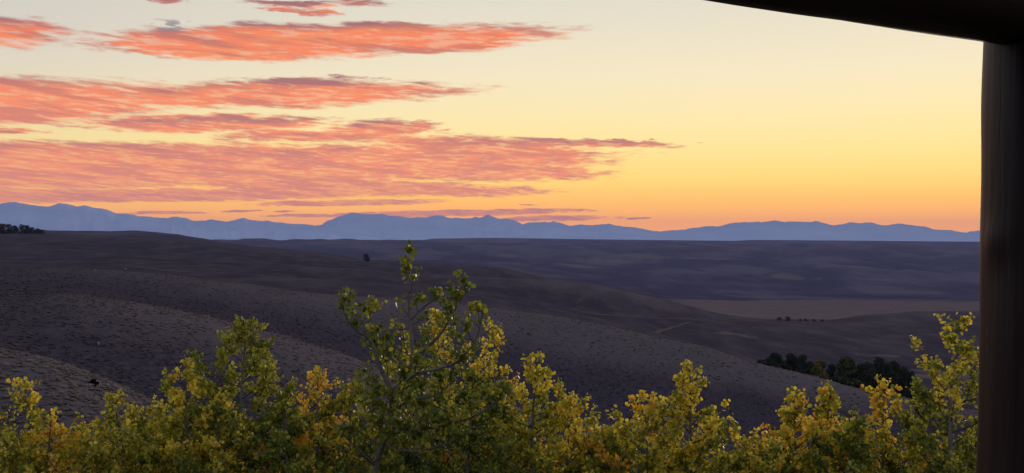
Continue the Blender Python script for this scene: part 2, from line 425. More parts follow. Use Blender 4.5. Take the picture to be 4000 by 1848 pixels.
# dry grass crests, sage draws; contrast also paints in grazing light and shade
def blur_rows(A, n):
    ker = np.hanning(n + 2)[1:-1]; ker /= ker.sum()
    P_ = np.pad(A, ((n // 2, n // 2), (0, 0)), mode='edge')
    return np.stack([np.convolve(P_[:, j], ker, mode='valid') for j in range(A.shape[1])], axis=1)[:A.shape[0]]
tpi = (Zg - blur_rows(Zg, 71)) / RR
tint[:, 2] = (np.clip(0.10 + tpi * 80 + 0.25 * fbm(AA * 30, lr * 12, 3), 0, 1) * np.clip((RR - 40) / 40, 0, 1) * (RR < 18000)).ravel()
nr, nc = Zg.shape
ii = np.arange((nr - 1) * nc).reshape(nr - 1, nc)[:, :-1].ravel()
quads = np.stack([ii, ii + 1, ii + nc + 1, ii + nc], axis=1)
gv3 = np.stack([XX.ravel(), YY.ravel(), Zg.ravel()], axis=1)
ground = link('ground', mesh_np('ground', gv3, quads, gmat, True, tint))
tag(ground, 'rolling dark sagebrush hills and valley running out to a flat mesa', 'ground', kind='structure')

# ------------------------------------------------------------------ far mountains
RIDGE1 = [(0,1025),(80,1018),(160,1030),(235,1042),(300,1022),(340,1030),(390,1040),(430,1034),(470,1046),(510,1048),(580,1070),(700,1085),(790,1094),(840,1096),(890,1089),(930,1097),(980,1110),(1030,1110),(1070,1102),(1100,1110),(1140,1116),(1180,1110),(1228,1093),(1260,1107),(1300,1114),(1345,1108),(1390,1118),(1450,1126),(1540,1130),(1575,1136),(1620,1131),(1650,1110),(1700,1092),(1740,1078),(1775,1067),(1820,1074),(1860,1078),(1920,1074),(1970,1084),(2060,1095),(2140,1095),(2205,1082),(2250,1094),(2330,1098),(2410,1094),(2455,1080),(2500,1096),(2576,1106)]
RIDGE2 = [(30,1116),(50,1127),(80,1121),(130,1119),(210,1115),(260,1127),(300,1137),(350,1128),(400,1132),(470,1125),(530,1134),(590,1140),(640,1147),(680,1158),(730,1165),(800,1160),(870,1153),(920,1146),(975,1137),(1030,1140),(1100,1126),(1170,1118),(1220,1115),(1260,1116),(1318,1108),(1370,1114),(1430,1117),(1480,1118),(1530,1113),(1570,1124),(1615,1134),(1660,1127),(1700,1120),(1760,1125),(1810,1116),(1850,1130),(1890,1136),(1940,1125),(1990,1130),(2060,1137),(2120,1152),(2200,1160),(2280,1170),(2350,1158),(2500,1140),(2700,1125)]
rx = [x / 1.288 for x, y in RIDGE1] + [2000 + x / 1.288 for x, y in RIDGE2]
ry = [y / 1.288 for x, y in RIDGE1] + [y / 1.288 for x, y in RIDGE2]
ma = np.linspace(R(-62), R(62), 1500)
mpx = 2000 + FOC * np.tan(ma)
elev = (HZ - np.interp(mpx, rx, ry)) / FOC
jag = fbm(ma * 160, ma * 0 + 3.3, 4, 0.55) * 0.0016
outside = np.clip((np.abs(mpx - 1950) - 2050) / 600, 0, 1)
elev = elev * (1 - outside) + outside * (0.03 + 0.018 * fbm(ma * 14, ma * 0 + 8.2, 4)) + jag * 0.75
RC = 28000.0
mr = np.concatenate([np.linspace(20500, RC, 46), np.linspace(RC + 450, 37000, 16)])
MR, MA = np.meshgrid(mr, ma, indexing='ij')
crest = (elev * RC * np.cos(ma) / np.cos(ma) * np.cos(ma))[None, :]
tt = np.where(MR <= RC, (MR - 20500) / (RC - 20500), 1 - (MR - RC) / 9000)
spur = fbm(MA * 60 + fbm(MA * 20, MR / 4000, 2) * 2, MR / 3600, 4)
shape = np.clip(tt, 0, 1) ** 1.5
soft = (smooth1(elev, 61) * RC * np.cos(ma))[None, :]
wt_ = np.clip(tt, 0, 1) ** 3
MZ = -40 + (crest * wt_ + soft * (1 - wt_) + 40) * shape + spur * 170 * np.clip(tt, 0, 1) * np.clip(1 - tt, 0, 1) * 2
mv = np.stack([(MR * np.sin(MA)).ravel(), (MR * np.cos(MA)).ravel(), MZ.ravel()], axis=1)
nr2, nc2 = MZ.shape
ii = np.arange((nr2 - 1) * nc2).reshape(nr2 - 1, nc2)[:, :-1].ravel()
mq = np.stack([ii, ii + 1, ii + nc2 + 1, ii + nc2], axis=1)
mmat, T, out = material('far_mountain_haze_blue')
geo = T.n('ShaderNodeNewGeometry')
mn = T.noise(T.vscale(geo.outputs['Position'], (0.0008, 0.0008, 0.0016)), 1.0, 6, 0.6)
principled(T, out, T.mix(T.ss(mn, 0.35, 0.65), (0.38, 0.49, 0.70), (0.43, 0.54, 0.74)), 1.0, 0.0)  # blue of the distant air painted into the rock colour
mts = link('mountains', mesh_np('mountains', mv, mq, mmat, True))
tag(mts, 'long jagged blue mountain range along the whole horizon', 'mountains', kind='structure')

# nearer foothills under the range
fr = np.linspace(18500, 23500, 26)
FR, FA = np.meshgrid(fr, ma, indexing='ij')
ft = np.clip(1 - np.abs((FR - 21500) / np.where(FR < 21500, 3000.0, 2000.0)), 0, 1)
fe = np.clip(0.0105 + 0.017 * fbm(ma * 7 + 2.2, ma * 0 + 6.1, 3) + 0.004 * fbm(ma * 60, ma * 0 + 1.7, 4), 0.002, 0.03) * 21500
fe = np.minimum(fe, elev * 21500 * 0.62)
FZ = -40 + (fe[None, :] + 40) * ft ** 1.3 + 60 * fbm(FA * 70, FR / 2500, 3) * ft * (1 - ft) * 2
fv = np.stack([(FR * np.sin(FA)).ravel(), (FR * np.cos(FA)).ravel(), FZ.ravel()], axis=1)
ii = np.arange((len(fr) - 1) * nc2).reshape(len(fr) - 1, nc2)[:, :-1].ravel()
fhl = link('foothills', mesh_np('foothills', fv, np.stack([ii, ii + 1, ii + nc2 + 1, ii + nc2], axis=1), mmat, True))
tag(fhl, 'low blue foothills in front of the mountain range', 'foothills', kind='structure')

# ------------------------------------------------------------------ the air
hz_top = float(max(mv[:, 2].max(), 40)) + 20
hz_bot = float(min(Zg.min(), -60)) - 5
hx = 46000.0
hv = [(x, y, z) for z in (hz_bot, hz_top) for y in (-hx, hx) for x in (-hx, hx)]
hf = [(0, 2, 3, 1), (4, 5, 7, 6), (0, 1, 5, 4), (2, 6, 7, 3), (0, 4, 6, 2), (1, 3, 7, 5)]
hmat, T, out = material('evening_haze')
pv = T.n('ShaderNodeVolumePrincipled')
pv.inputs['Color'].default_value = (0.41, 0.48, 1.0, 1)
pv.inputs['Density'].default_value = 2.2e-5
pv.inputs['Anisotropy'].default_value = 0.0
T.l(pv.outputs[0], out.inputs['Volume'])
haze = link('haze', mesh_np('haze', hv, np.array(hf), hmat))
tag(haze, 'thin blue evening haze filling the valley air', 'haze', kind='stuff')

# ------------------------------------------------------------------ ranch porch: log post, log beam, and unseen roof, deck, wall added for shade
wmat, T, out = material('dark_stained_log')
tcn = T.n('ShaderNodeTexCoord'); oc = tcn.outputs['Object']
gr = T.noise(T.vscale(oc, (26, 26, 0.9)), 1.0, 5, 0.6, 0.4)
ck = T.noise(T.vscale(oc, (60, 60, 0.5)), 1.0, 3, 0.55, 0.2)
bl = T.noise(T.vscale(oc, (3, 3, 1.4)), 1.0, 3, 0.5)
wc = T.mix(T.ss(gr, 0.35, 0.68), (0.020, 0.0095, 0.0065), (0.040, 0.021, 0.014))
wc = T.mix(T.m('MULTIPLY', T.ss(bl, 0.45, 0.7), 0.5), wc, (0.048, 0.032, 0.025))
wc = T.mix(T.ss(ck, 0.66, 0.72), wc, (0.015, 0.010, 0.008))
hgt = T.m('SUBTRACT', gr, T.m('MULTIPLY', T.ss(ck, 0.66, 0.72), 0.8))
principled(T, out, wc, 0.48, 0.35, hgt, 0.35, 0.010)

def log_mesh(name, length, rad, seed, rings=110, sides=40, wob=0.03):
    rs = np.random.RandomState(seed)
    z = np.linspace(0, length, rings); th = np.linspace(0, 2 * np.pi, sides, endpoint=False)
    ZZ, TH = np.meshgrid(z, th, indexing='ij')
    o = seed * 3.7
    rr = rad * (1 + 0.045 * fbm(np.cos(TH) * 1.1 + o, np.sin(TH) * 1.1 + ZZ * 1.6, 3) + 0.05 * fbm(ZZ * 2.1 + o, np.cos(TH) * .4, 2))
    rr = rr + rad * 0.02 * fbm(np.cos(TH) * 7 + o, np.sin(TH) * 7 + ZZ * 0.7, 2)
    for k in range(int(length * 1.6)):                     # knots
        kz, kt = rs.uniform(0.05, length), rs.uniform(0, 2 * np.pi)
        dt = np.angle(np.exp(1j * (TH - kt))) * rad
        rr = rr + 0.014 * np.exp(-((ZZ - kz) ** 2 / 0.004 + dt ** 2 / 0.0018))
    cx = wob * rad * 6 * fbm(ZZ * 0.55 + o, ZZ * 0 + 1.1, 2); cy = wob * rad * 6 * fbm(ZZ * 0.55 + o, ZZ * 0 + 5.1, 2)
    v = np.stack([(rr * np.cos(TH) + cx).ravel(), (rr * np.sin(TH) + cy).ravel(), ZZ.ravel()], axis=1)
    q = []
    for i in range(rings - 1):
        for j in range(sides):
            a = i * sides + j; b = i * sides + (j + 1) % sides
            q.append((a, b, b + sides, a + sides))
    v = np.vstack([v, [[cx[0, 0], cy[0, 0], 0]], [[cx[-1, 0], cy[-1, 0], length]]])
    n = rings * sides
    t = [(n, (j + 1) % sides, j) for j in range(sides)] + [(n + 1, (rings - 1) * sides + j, (rings - 1) * sides + (j + 1) % sides) for j in range(sides)]
    return mesh_np(name, v, [np.array(q), np.array(t)], wmat, True)

U = Vector((-0.873, -0.4877, 0)).normalized()          # along the porch edge, leftwards and nearer
Nn = Vector((0.4877, -0.873, 0)).normalized()           # towards the house
PC = Vector((1.605, 3.0, 0))                             # post centre
DECK = -1.62
post = link('porch_post', log_mesh('porch_post', 0.68 - DECK, 0.175, 4))
post.location = (PC.x - 0.027, PC.y, DECK)
post.rotation_mode = 'ZYX'
post.rotation_euler = (0, R(1.83), R(115))
tag(post, 'dark log porch post at the right edge of the view', 'post')
beam = link('porch_beam', log_mesh('porch_beam', 9.0, 0.15, 7, 150, 40, 0.004))
b0 = PC - U * 1.6
beam.location = (b0.x, b0.y, 0.742)
beam.rotation_euler = Vector((U.x, U.y, 0)).to_track_quat('Z', 'Y').to_euler()
tag(beam, 'dark log beam lying on the porch post across the upper right corner', 'beam')

def boxes(name, specs, mat):
    """specs: centre, half sizes along U, Nn, Z and a pitch towards Nn"""
    v, f = [], []
    for c, (hu, hn, hzz), pitch in specs:
        nn = (Nn * math.cos(pitch) + Vector((0, 0, 1)) * math.sin(pitch)); zz = U.cross(nn)
        if zz.z < 0: zz = -zz
        b = len(v)
        for k in range(8):
            p = Vector(c) + U * (hu if k & 1 else -hu) + nn * (hn if k & 2 else -hn) + zz * (hzz if k & 4 else -hzz)
            v.append(tuple(p))
        f += [tuple(b + i for i in q) for q in ((0, 2, 3, 1), (4, 5, 7, 6), (0, 1, 5, 4), (2, 6, 7, 3), (0, 4, 6, 2), (1, 3, 7, 5))]
    return mesh_np(name, v, np.array(f), mat)
pmat, T, out = material('weathered_plank')
tcn = T.n('ShaderNodeTexCoord')
gn = T.noise(T.vscale(tcn.outputs['Object'], (3, 3, 20)), 1.0, 5, 0.6)
principled(T, out, T.mix(gn, (0.05, 0.032, 0.022), (0.11, 0.075, 0.052)), 0.7, 0.3, gn, 0.3, 0.01)
pitch = R(17)
edge = PC + U * 3.0
roof = empty('porch_shade_roof', (0, 0, 0)); tag(roof, 'unseen plank porch roof above the viewer, added to shade the post and beam', 'roof', kind='structure')  # out of view, added to keep post and beam dark
specs = []
for k in range(18):
    s = 0.16 + k * 0.205
    specs.append((edge + Nn * s * math.cos(pitch) + Vector((0, 0, 1.03 + s * math.sin(pitch))), (4.8, 0.1, 0.012), pitch))
for k, sp in enumerate(specs): link('plank', boxes('plank', [sp], pmat), roof)
for k in range(9):
    c = edge + U * (-4.4 + k * 1.1) + Nn * 1.98 * math.cos(pitch) + Vector((0, 0, 0.945 + 1.98 * math.sin(pitch)))
    link('rafter', boxes('rafter', [(c, (0.04, 1.78, 0.065), pitch)], pmat), roof)
deck = empty('porch_shade_deck', (0, 0, 0)); tag(deck, 'unseen plank porch deck underfoot, added for shade', 'deck', kind='structure')  # unseen deck, added along with the roof for shade
for k in range(26):
    c = edge + Nn * (-0.25 + k * 0.145) + Vector((0, 0, DECK - 0.02))
    link('plank', boxes('plank', [(c, (4.8, 0.069, 0.02), 0.0)], pmat), deck)
for k in range(4):
    c = edge + U * (-4 + k * 2.6) + Nn * 1.6 + Vector((0, 0, DECK - 1.3))
    link('pier', boxes('pier', [(c - Nn * 1.5, (0.12, 0.12, 1.25), 0.0)], pmat), deck)
cabin = empty('cabin_shade_wall', (0, 0, 0)); tag(cabin, 'unseen log cabin wall behind the viewer, added for shade', 'wall', kind='structure')  # unseen wall, put in to shade the porch logs
wl = log_mesh('wall_log', 9.6, 0.15, 21, 40, 16, 0.004)
for k in range(12):
    o = link('log', wl, cabin)
    s = edge + Nn * 3.45 - U * 4.8
    o.location = (s.x, s.y, DECK + 0.1 + k * 0.285); o.rotation_euler = beam.rotation_euler

# ------------------------------------------------------------------ aspens
bark, T, out = material('aspen_bark')
tcn = T.n('ShaderNodeTexCoord')
bn_ = T.noise(T.vscale(tcn.outputs['Object'], (14, 14, 60)), 1.0, 3, 0.6)
bb = T.noise(T.vscale(tcn.outputs['Object'], (9, 9, 9)), 1.0, 3, 0.6)
att = T.n('ShaderNodeAttribute', attribute_name='tint')
bc = T.mix(T.ss(bn_, 0.60, 0.68), att.outputs['Color'], (0.035, 0.030, 0.026))
bc = T.mix(T.m('MULTIPLY', T.ss(bb, 0.5, 0.7), 0.35), bc, (0.12, 0.115, 0.085))
principled(T, out, bc, 0.75, 0.25, bb, 0.3, 0.01)

leafm, T, out = material('aspen_leaf')
att = T.n('ShaderNodeAttribute', attribute_name='tint')
pb = T.n('ShaderNodeBsdfPrincipled'); T.l(att.outputs['Color'], pb.inputs['Base Color'])
pb.inputs['Roughness'].default_value = 0.42; pb.inputs['Specular IOR Level'].default_value = 0.35
tr = T.n('ShaderNodeBsdfTranslucent')
tcol = T.mix(1.0, att.outputs['Color'], (1.25, 1.2, 0.7), 'MULTIPLY'); T.l(tcol, tr.inputs['Color'])
mx = T.n('ShaderNodeMixShader'); mx.inputs[0].default_value = 0.5
T.l(pb.outputs[0], mx.inputs[1]); T.l(tr.outputs[0], mx.inputs[2]); T.l(mx.outputs[0], out.inputs['Surface'])

# one leaf, about 1 across: rounded, with a point and a folded midrib
LEAF = np.array([(0, -0.50, 0), (-0.42, -0.26, 0.09), (-0.47, 0.12, 0.11), (-0.22, 0.40, 0.05), (0, 0.56, 0.0),
                 (0.22, 0.40, 0.05), (0.47, 0.12, 0.11), (0.42, -0.26, 0.09)])
LEAF_Q = np.array([(0, 4, 3, 2), (0, 6, 5, 4)]); LEAF_T = np.array([(0, 2, 1), (0, 7, 6)])
PAL = {'g': (0.165, 0.200, 0.036), 'd': (0.092, 0.126, 0.030), 'y': (0.375, 0.368, 0.054), 'Y': (0.76, 0.61, 0.085), 'o': (0.80, 0.45, 0.06), 'r': (0.64, 0.34, 0.12)}
PK = list(PAL)

def tube(path, rads, sides, V, F, C, col):
    path = np.asarray(path, float); n = len(path)
    tg = np.gradient(path, axis=0); tg /= np.linalg.norm(tg, axis=1, keepdims=True) + 1e-9
    ref = np.array([0.31, 0.95, 0.05]); s1 = np.cross(tg, ref); s1 /= np.linalg.norm(s1, axis=1, keepdims=True) + 1e-9
    s2 = np.cross(tg, s1)
    th = np.linspace(0, 2 * np.pi, sides, endpoint=False)
    rads = np.asarray(rads)[:, None, None]
    ring = path[:, None, :] + rads * (np.cos(th)[None, :, None] * s1[:, None, :] + np.sin(th)[None, :, None] * s2[:, None, :])
    b = sum(len(q) for q in V)
    V.append(ring.reshape(-1, 3)); C.append(np.tile(col, (n * sides, 1)))
    i, j = np.meshgrid(np.arange(n - 1), np.arange(sides), indexing='ij')
    a = b + i * sides + j; a2 = b + i * sides + (j + 1) % sides
    F.append(np.stack([a, a2, a2 + sides, a + sides], axis=-1).reshape(-1, 4))
def curve(pts, n):
    pts = np.asarray(pts, float)
    t = np.concatenate([[0], np.cumsum(np.linalg.norm(np.diff(pts, axis=0), axis=1))]); t /= t[-1]
    x = np.linspace(0, 1, n)
    return np.stack([pchip(t, pts[:, k], x) if len(pts) > 2 else np.interp(x, t, pts[:, k]) for k in range(3)], axis=1)
WOODC = np.array((0.20, 0.19, 0.165)); TWIGC = np.array((0.085, 0.066, 0.048))
LEAF_MESH = {}
TOPDROP = 0.05
def leaf_mesh(ci):
    if ci not in LEAF_MESH:
        LEAF_MESH[ci] = mesh_np('leaf', LEAF, [LEAF_Q, LEAF_T], leafm, False, np.tile(PAL[PK[ci]], (8, 1)))
    return LEAF_MESH[ci]

def aspen(label, px, py, D, k=0.42, rmax=0.8, mix='yyYg', seed=1, dens=1.0, leafs=0.0345, axes=None, lone=60, gap=0.0, split=False, depth=3.0, name='aspen_tree', upness=1.0, step=0.045):
    rs = np.random.RandomState(seed)
    apex = np.array([(px - 2000) / FOC * D, D, (HZ - py) / FOC * D - TOPDROP])
    base_xy = apex[:2] + rs.normal(0, 0.12, 2)
    gz = float(ground_z(np.array([base_xy[0]]), np.array([base_xy[1]]))[0]) - 0.05
    if axes is None:
        H = apex[2] - gz
        mids = [np.array([base_xy[0], base_xy[1], gz])]
        for f in (0.35, 0.6, 0.8):
            q = base_xy * (1 - f) + apex[:2] * f + rs.normal(0, 0.045, 2)
            mids.append(np.array([q[0], q[1], gz + H * f]))
        mids.append(apex)
        axl = [(np.array(mids), 0.011 * H + 0.004, 1.0)]
    else:
        axl = []
        for ai, (pts, r0) in enumerate(axes):
            P3 = [np.array([(x - 2000) / FOC * d, d, (HZ - y) / FOC * d]) for (x, y, d) in pts]
            if ai == 0:
                q = P3[0]; P3 = [np.array([q[0] - 0.22, q[1] + 0.1, gz]), np.array([q[0] - 0.16, q[1] + .05, gz * 0.6 + q[2] * 0.4])] + P3
            axl.append((np.array(P3), r0, 1.0))
    root = empty(name, (float(axl[0][0][0][0]), float(axl[0][0][0][1]), gz + 0.05))
    org = np.array(root.location)
    V, F, C = [], [], []
    branches = []
    LP, LN, LU, LS, LC = [], [], [], [], []
    mixl = [PK.index(c) for c in mix]
    has_y = 'Y' in mix
    def leaves_on(p0, p1, n, cpick):
        for _ in range(n):
            t = rs.uniform(0.15, 1.05)
            p = p0 + (p1 - p0) * t
            off = rs.normal(0, 1, 3); off /= np.linalg.norm(off); off[2] -= 0.15
            LP.append(p + off * rs.uniform(0.018, 0.055))
            nn = rs.normal(0, 1, 3); nn[2] *= 0.75; LN.append(nn)
            uu = rs.normal(0, 1, 3) + off * 0.8 + np.array((0, 0, -0.7)); LU.append(uu)
            LS.append(leafs * rs.uniform(0.55, 1.25))
            c = cpick if rs.rand() < 0.62 else mixl[rs.randint(len(mixl))]
            drop = apex[2] - p[2]                           # outer top leaves turn first, sheltered ones stay green
            if axes is None:
                if drop < 0.5 and has_y and rs.rand() < 0.28: c = PK.index('Y')
                elif drop > 0.75 and rs.rand() < min(0.22 + 0.35 * (drop - 0.75), 0.65): c = PK.index('g' if rs.rand() < 0.6 else 'd')
            LC.append(c)
    for ai, (pts, r0, _) in enumerate(axl):
        n = 26 if ai == 0 else 16
        path = curve(pts, n)
        ln = np.linalg.norm(np.diff(path, axis=0), axis=1).sum()
        rad = r0 * (1 - np.linspace(0, 1, n)) ** 0.8 + 0.0028
        tv, tf, tcx = (V, F, C)
        blend = np.clip(rad / 0.016, 0, 1)[:, None]
        colr = TWIGC * (1 - blend) + WOODC * blend
        b4 = len(C)
        tube(path, rad, 8 if ai == 0 else 6, V, F, C, WOODC)
        C[b4] = np.repeat(colr, 8 if ai == 0 else 6, axis=0)
        # branches along the axis
        cum = np.concatenate([[0], np.cumsum(np.linalg.norm(np.diff(path, axis=0), axis=1))])
        s = max(ln - depth, 0.12 * ln)
        ang = rs.uniform(0, 6.28)
        while s < ln - 0.02:
            p = np.array([np.interp(s, cum, path[:, q]) for q in range(3)])
            d = (apex[2] - p[2]) if axes is None else (ln - s)
            d = max(d, 0.02)
            ang += 2.4 + rs.normal(0, 0.5)
            Lb = min(rmax, k * d ** 1.15 + 0.03) * rs.uniform(0.6, 1.18)
            el = R(rs.uniform(28, 62)) * upness if d > 0.35 else R(rs.uniform(45, 75))
            Lb = min(Lb / max(math.cos(el), 0.45), 1.35 * Lb + 0.02)
            dirv_ = np.array([math.cos(ang) * math.cos(el), math.sin(ang) * math.cos(el), math.sin(el)])
            e = p + dirv_ * Lb
            if axes is None and e[2] - p[2] > 0.45 * d: e[2] = p[2] + 0.45 * d
            mid_ = (p + e) * 0.5 + rs.normal(0, 0.05 * Lb, 3) - np.array([0, 0, 0.06 * Lb])
            bp = curve([p, mid_, e], 6)
            rb = min(0.0035 + 0.006 * Lb, 0.014)
            bv, bf, bcx = ([], [], []) if split and Lb > 0.22 else (V, F, C)
            high = axes is not None and p[2] > apex[2] - 1.05      # the tall tree thins out towards its top
            if rs.rand() > (0.48 if high else gap) * (1 if d > 0.12 else 0):
                tube(bp, np.linspace(rb, 0.0016, 6), 4, bv, bf, bcx, TWIGC if rb < 0.008 else (TWIGC + WOODC) / 2)
                cp = mixl[rs.randint(len(mixl))]
                nt = max(1, int(Lb / 0.085))
                for q in range(nt):
                    t = rs.uniform(0.22, 1.0) if nt > 1 else 1.0
                    w = np.array([np.interp(t * 5, np.arange(6), bp[:, z]) for z in range(3)])
                    dd = dirv_ * 0.7 + rs.normal(0, 0.65, 3) + np.array([0, 0, 0.35]); dd /= np.linalg.norm(dd)
                    lt = rs.uniform(0.06, 0.17) * (0.7 + 0.5 * min(Lb, 1))
                    tube([w, w + dd * lt * 0.5 + rs.normal(0, .008, 3), w + dd * lt], (0.0022, 0.0017, 0.001), 3, bv, bf, bcx, TWIGC)
                    leaves_on(w, w + dd * lt, max(1, int(rs.poisson(18.0 * dens))), cp)
                leaves_on(bp[4], bp[5], int(3 * dens) + 1, cp)
                if bv is not V and bv: branches.append((np.vstack(bv), np.vstack(bf), np.vstack(bcx)))
            s += step * rs.uniform(0.6, 1.4) * (1 if d > 0.25 else 0.7)
        leaves_on(path[-2], path[-1], 4, mixl[rs.randint(len(mixl))])
    LP_, LN_, LU_ = np.array(LP), np.array(LN), np.array(LU); LS_ = np.array(LS); LC_ = np.array(LC)
    LN_ /= np.linalg.norm(LN_, axis=1, keepdims=True)
    yv = LU_ - (LU_ * LN_).sum(1, keepdims=True) * LN_; yv /= np.linalg.norm(yv, axis=1, keepdims=True) + 1e-9
    xv = np.cross(yv, LN_)
    order = np.argsort(-LP_[:, 2]); top, rest = order[:lone], order[lone:]
    loc = LP_ - org
    curl = rs.uniform(0.3, 1.6, len(LS_))[:, None, None]
    P = loc[:, None, :] + LS_[:, None, None] * (LEAF[None, :, 0:1] * xv[:, None, :] + LEAF[None, :, 1:2] * yv[:, None, :] + curl * LEAF[None, :, 2:3] * LN_[:, None, :])
    cols = np.array([PAL[PK[c]] for c in LC_]) * rs.uniform(0.72, 1.25, (len(LC_), 1)) * rs.uniform(0.93, 1.07, (len(LC_), 3))
    b = np.arange(len(rest))[:, None, None] * 8
    cm = mesh_np('crown', P[rest].reshape(-1, 3), [(LEAF_Q[None] + b).reshape(-1, 4), (LEAF_T[None] + b).reshape(-1, 3)], leafm, False, np.repeat(cols[rest], 8, axis=0))
    tag(link('crown', cm, root), kind='stuff')
    link('trunk', mesh_np('trunk', np.vstack(V) - org, np.vstack(F), bark, True, np.vstack(C)), root)
    for bv, bf, bcx in branches:
        link('branch', mesh_np('branch', bv - org, bf, bark, True, bcx), root)
    from mathutils import Matrix
    for i in top:
        o = link('leaf', leaf_mesh(int(LC_[i])), root)
        s = float(LS_[i]); m = Matrix(((xv[i][0] * s, yv[i][0] * s, LN_[i][0] * s, loc[i][0]), (xv[i][1] * s, yv[i][1] * s, LN_[i][1] * s, loc[i][1]), (xv[i][2] * s, yv[i][2] * s, LN_[i][2] * s, loc[i][2]), (0, 0, 0, 1)))
        o.matrix_basis = m
    tag(root, label, 'tree', 'young aspens below the porch')
    return root, len(LC_)

S = 4000 / 2576
_n = 0
# label, peak x, peak y (2576-wide frame), depth, spread, max radius, leaf colours, seed, density, leaf size, extra
TREES = [
    ('green and yellow aspen at the far left edge with a narrow pointed top', 62, 948, 9.2, 0.42, 0.55, 'gyyyY', 3, 1.0, {}),
    ('short golden aspen with orange tip leaves beside the leftmost green aspen', 128, 1040, 9.0, 0.75, 0.75, 'YyyorY', 5, 1.1, {}),
    ('broad rounded yellow and green aspen between the golden and the slim yellow ones at left', 285, 985, 9.4, 0.78, 0.85, 'yYygyg', 8, 1.15, {}),
    ('slim bright yellow aspen with orange spots left of the tall green one', 468, 912, 9.4, 0.50, 0.70, 'YyyYy', 12, 1.3, {}),
    ('tall cone shaped green aspen left of the orange patch', 622, 792, 10.0, 0.62, 0.85, 'gyygy', 15, 1.5, {}),
    ('bright orange aspen beside the tall bare-limbed green aspen', 800, 925, 9.7, 0.60, 0.75, 'ooYyo', 21, 0.9, {'depth': 1.6}),
    ('yellow aspen rising just behind the tall bare-limbed green aspen', 1098, 775, 10.6, 0.55, 0.95, 'yYYyyg', 24, 1.0, {}),
    ('small aspen with pale orange tip leaves right of the bare-limbed green aspen', 1243, 812, 10.2, 0.30, 0.75, 'oYyyg', 27, 0.85, {}),
    ('tall golden aspen with twin tips at the centre of the row', 1350, 884, 9.6, 0.54, 0.80, 'YyYyyg', 31, 1.25, {}),
    ('lower golden aspen leaning against the centre twin-tipped one', 1432, 992, 9.3, 0.50, 0.70, 'YyyoYg', 33, 1.05, {}),
    ('yellow aspen with a tall spire standing alone right of centre', 1736, 914, 9.2, 0.50, 0.85, 'YyYyyg', 37, 1.3, {}),
    ('bushy yellow aspen with a loose tip at the left shoulder of the spire aspen', 1632, 988, 9.0, 0.70, 0.80, 'yYygyo', 41, 1.1, {}),
    ('golden aspen with loose orange tip leaves at the left of the right-hand clump', 2000, 978, 9.3, 0.62, 0.85, 'YoyyYg', 43, 1.1, {}),
    ('golden aspen with a rounded top in the middle of the right-hand clump', 2090, 966, 9.6, 0.58, 0.85, 'YyyoYg', 47, 1.15, {}),
    ('orange-gold aspen with a pointed tip in front of the dark grove', 2222, 952, 9.4, 0.50, 0.80, 'oYYyyg', 51, 1.1, {}),
    ('sparse yellow-green aspen beside the log post with bare stem showing', 2405, 780, 8.6, 0.60, 0.40, 'yyYyg', 55, 1.15, {'gap': 0.06, 'split': True, 'step': 0.06}),
    ('green leafy aspen crowded under the sparse one by the post', 2340, 985, 9.2, 0.70, 0.85, 'gygyd', 58, 1.15, {}),
    ('low green aspen in the dip between the golden centre tree and the spire tree', 1520, 1075, 9.4, 0.70, 0.80, 'gyyg', 61, 1.1, {}),
    ('low green and yellow aspen in the dip right of the spire tree', 1885, 1135, 9.0, 0.80, 0.85, 'gyyYg', 64, 1.1, {}),
    ('small yellow-green aspen in the bottom left corner', 8, 1085, 8.7, 0.75, 0.70, 'yygYg', 92, 1.1, {}),
    ('low green aspen at the left foot of the right-hand clump', 1948, 1112, 9.1, 0.70, 0.75, 'gygdy', 95, 1.1, {}),
    ('pale yellow aspen behind the short golden one at far left', 205, 1075, 9.8, 0.75, 0.80, 'yYygy', 83, 1.1, {}),
    ('leafy green aspen low in the middle of the right-hand clump', 2155, 1040, 8.8, 0.75, 0.80, 'gygdy', 86, 1.1, {}),
    ('low green aspen filling the dip between the slim yellow and the tall green ones', 540, 1010, 9.2, 0.60, 0.80, 'gygyY', 67, 1.1, {}),
    ('olive green aspen behind the broad rounded yellow one at left', 400, 1005, 10.4, 0.62, 0.80, 'yygdY', 70, 1.1, {}),
    ('dark green aspen low down in front of the orange one', 715, 1010, 9.0, 0.75, 0.85, 'dgyg', 73, 1.15, {}),
    ('yellow aspen low down left of the bare-limbed trunk', 880, 960, 9.9, 0.62, 0.85, 'yYygyd', 76, 1.1, {}),
    ('deep green aspen in front of the golden centre tree, right of the bare-limbed trunk', 1190, 930, 8.8, 0.62, 0.95, 'dggyd', 79, 1.1, {}),
]
for (label, x, y, D, k, rm, mixs, seed, dens, ex) in TREES:
    _, n = aspen(label, x * S, y * S, D, k * 1.14, rm * 1.12, mixs, seed, dens, **ex); _n += n

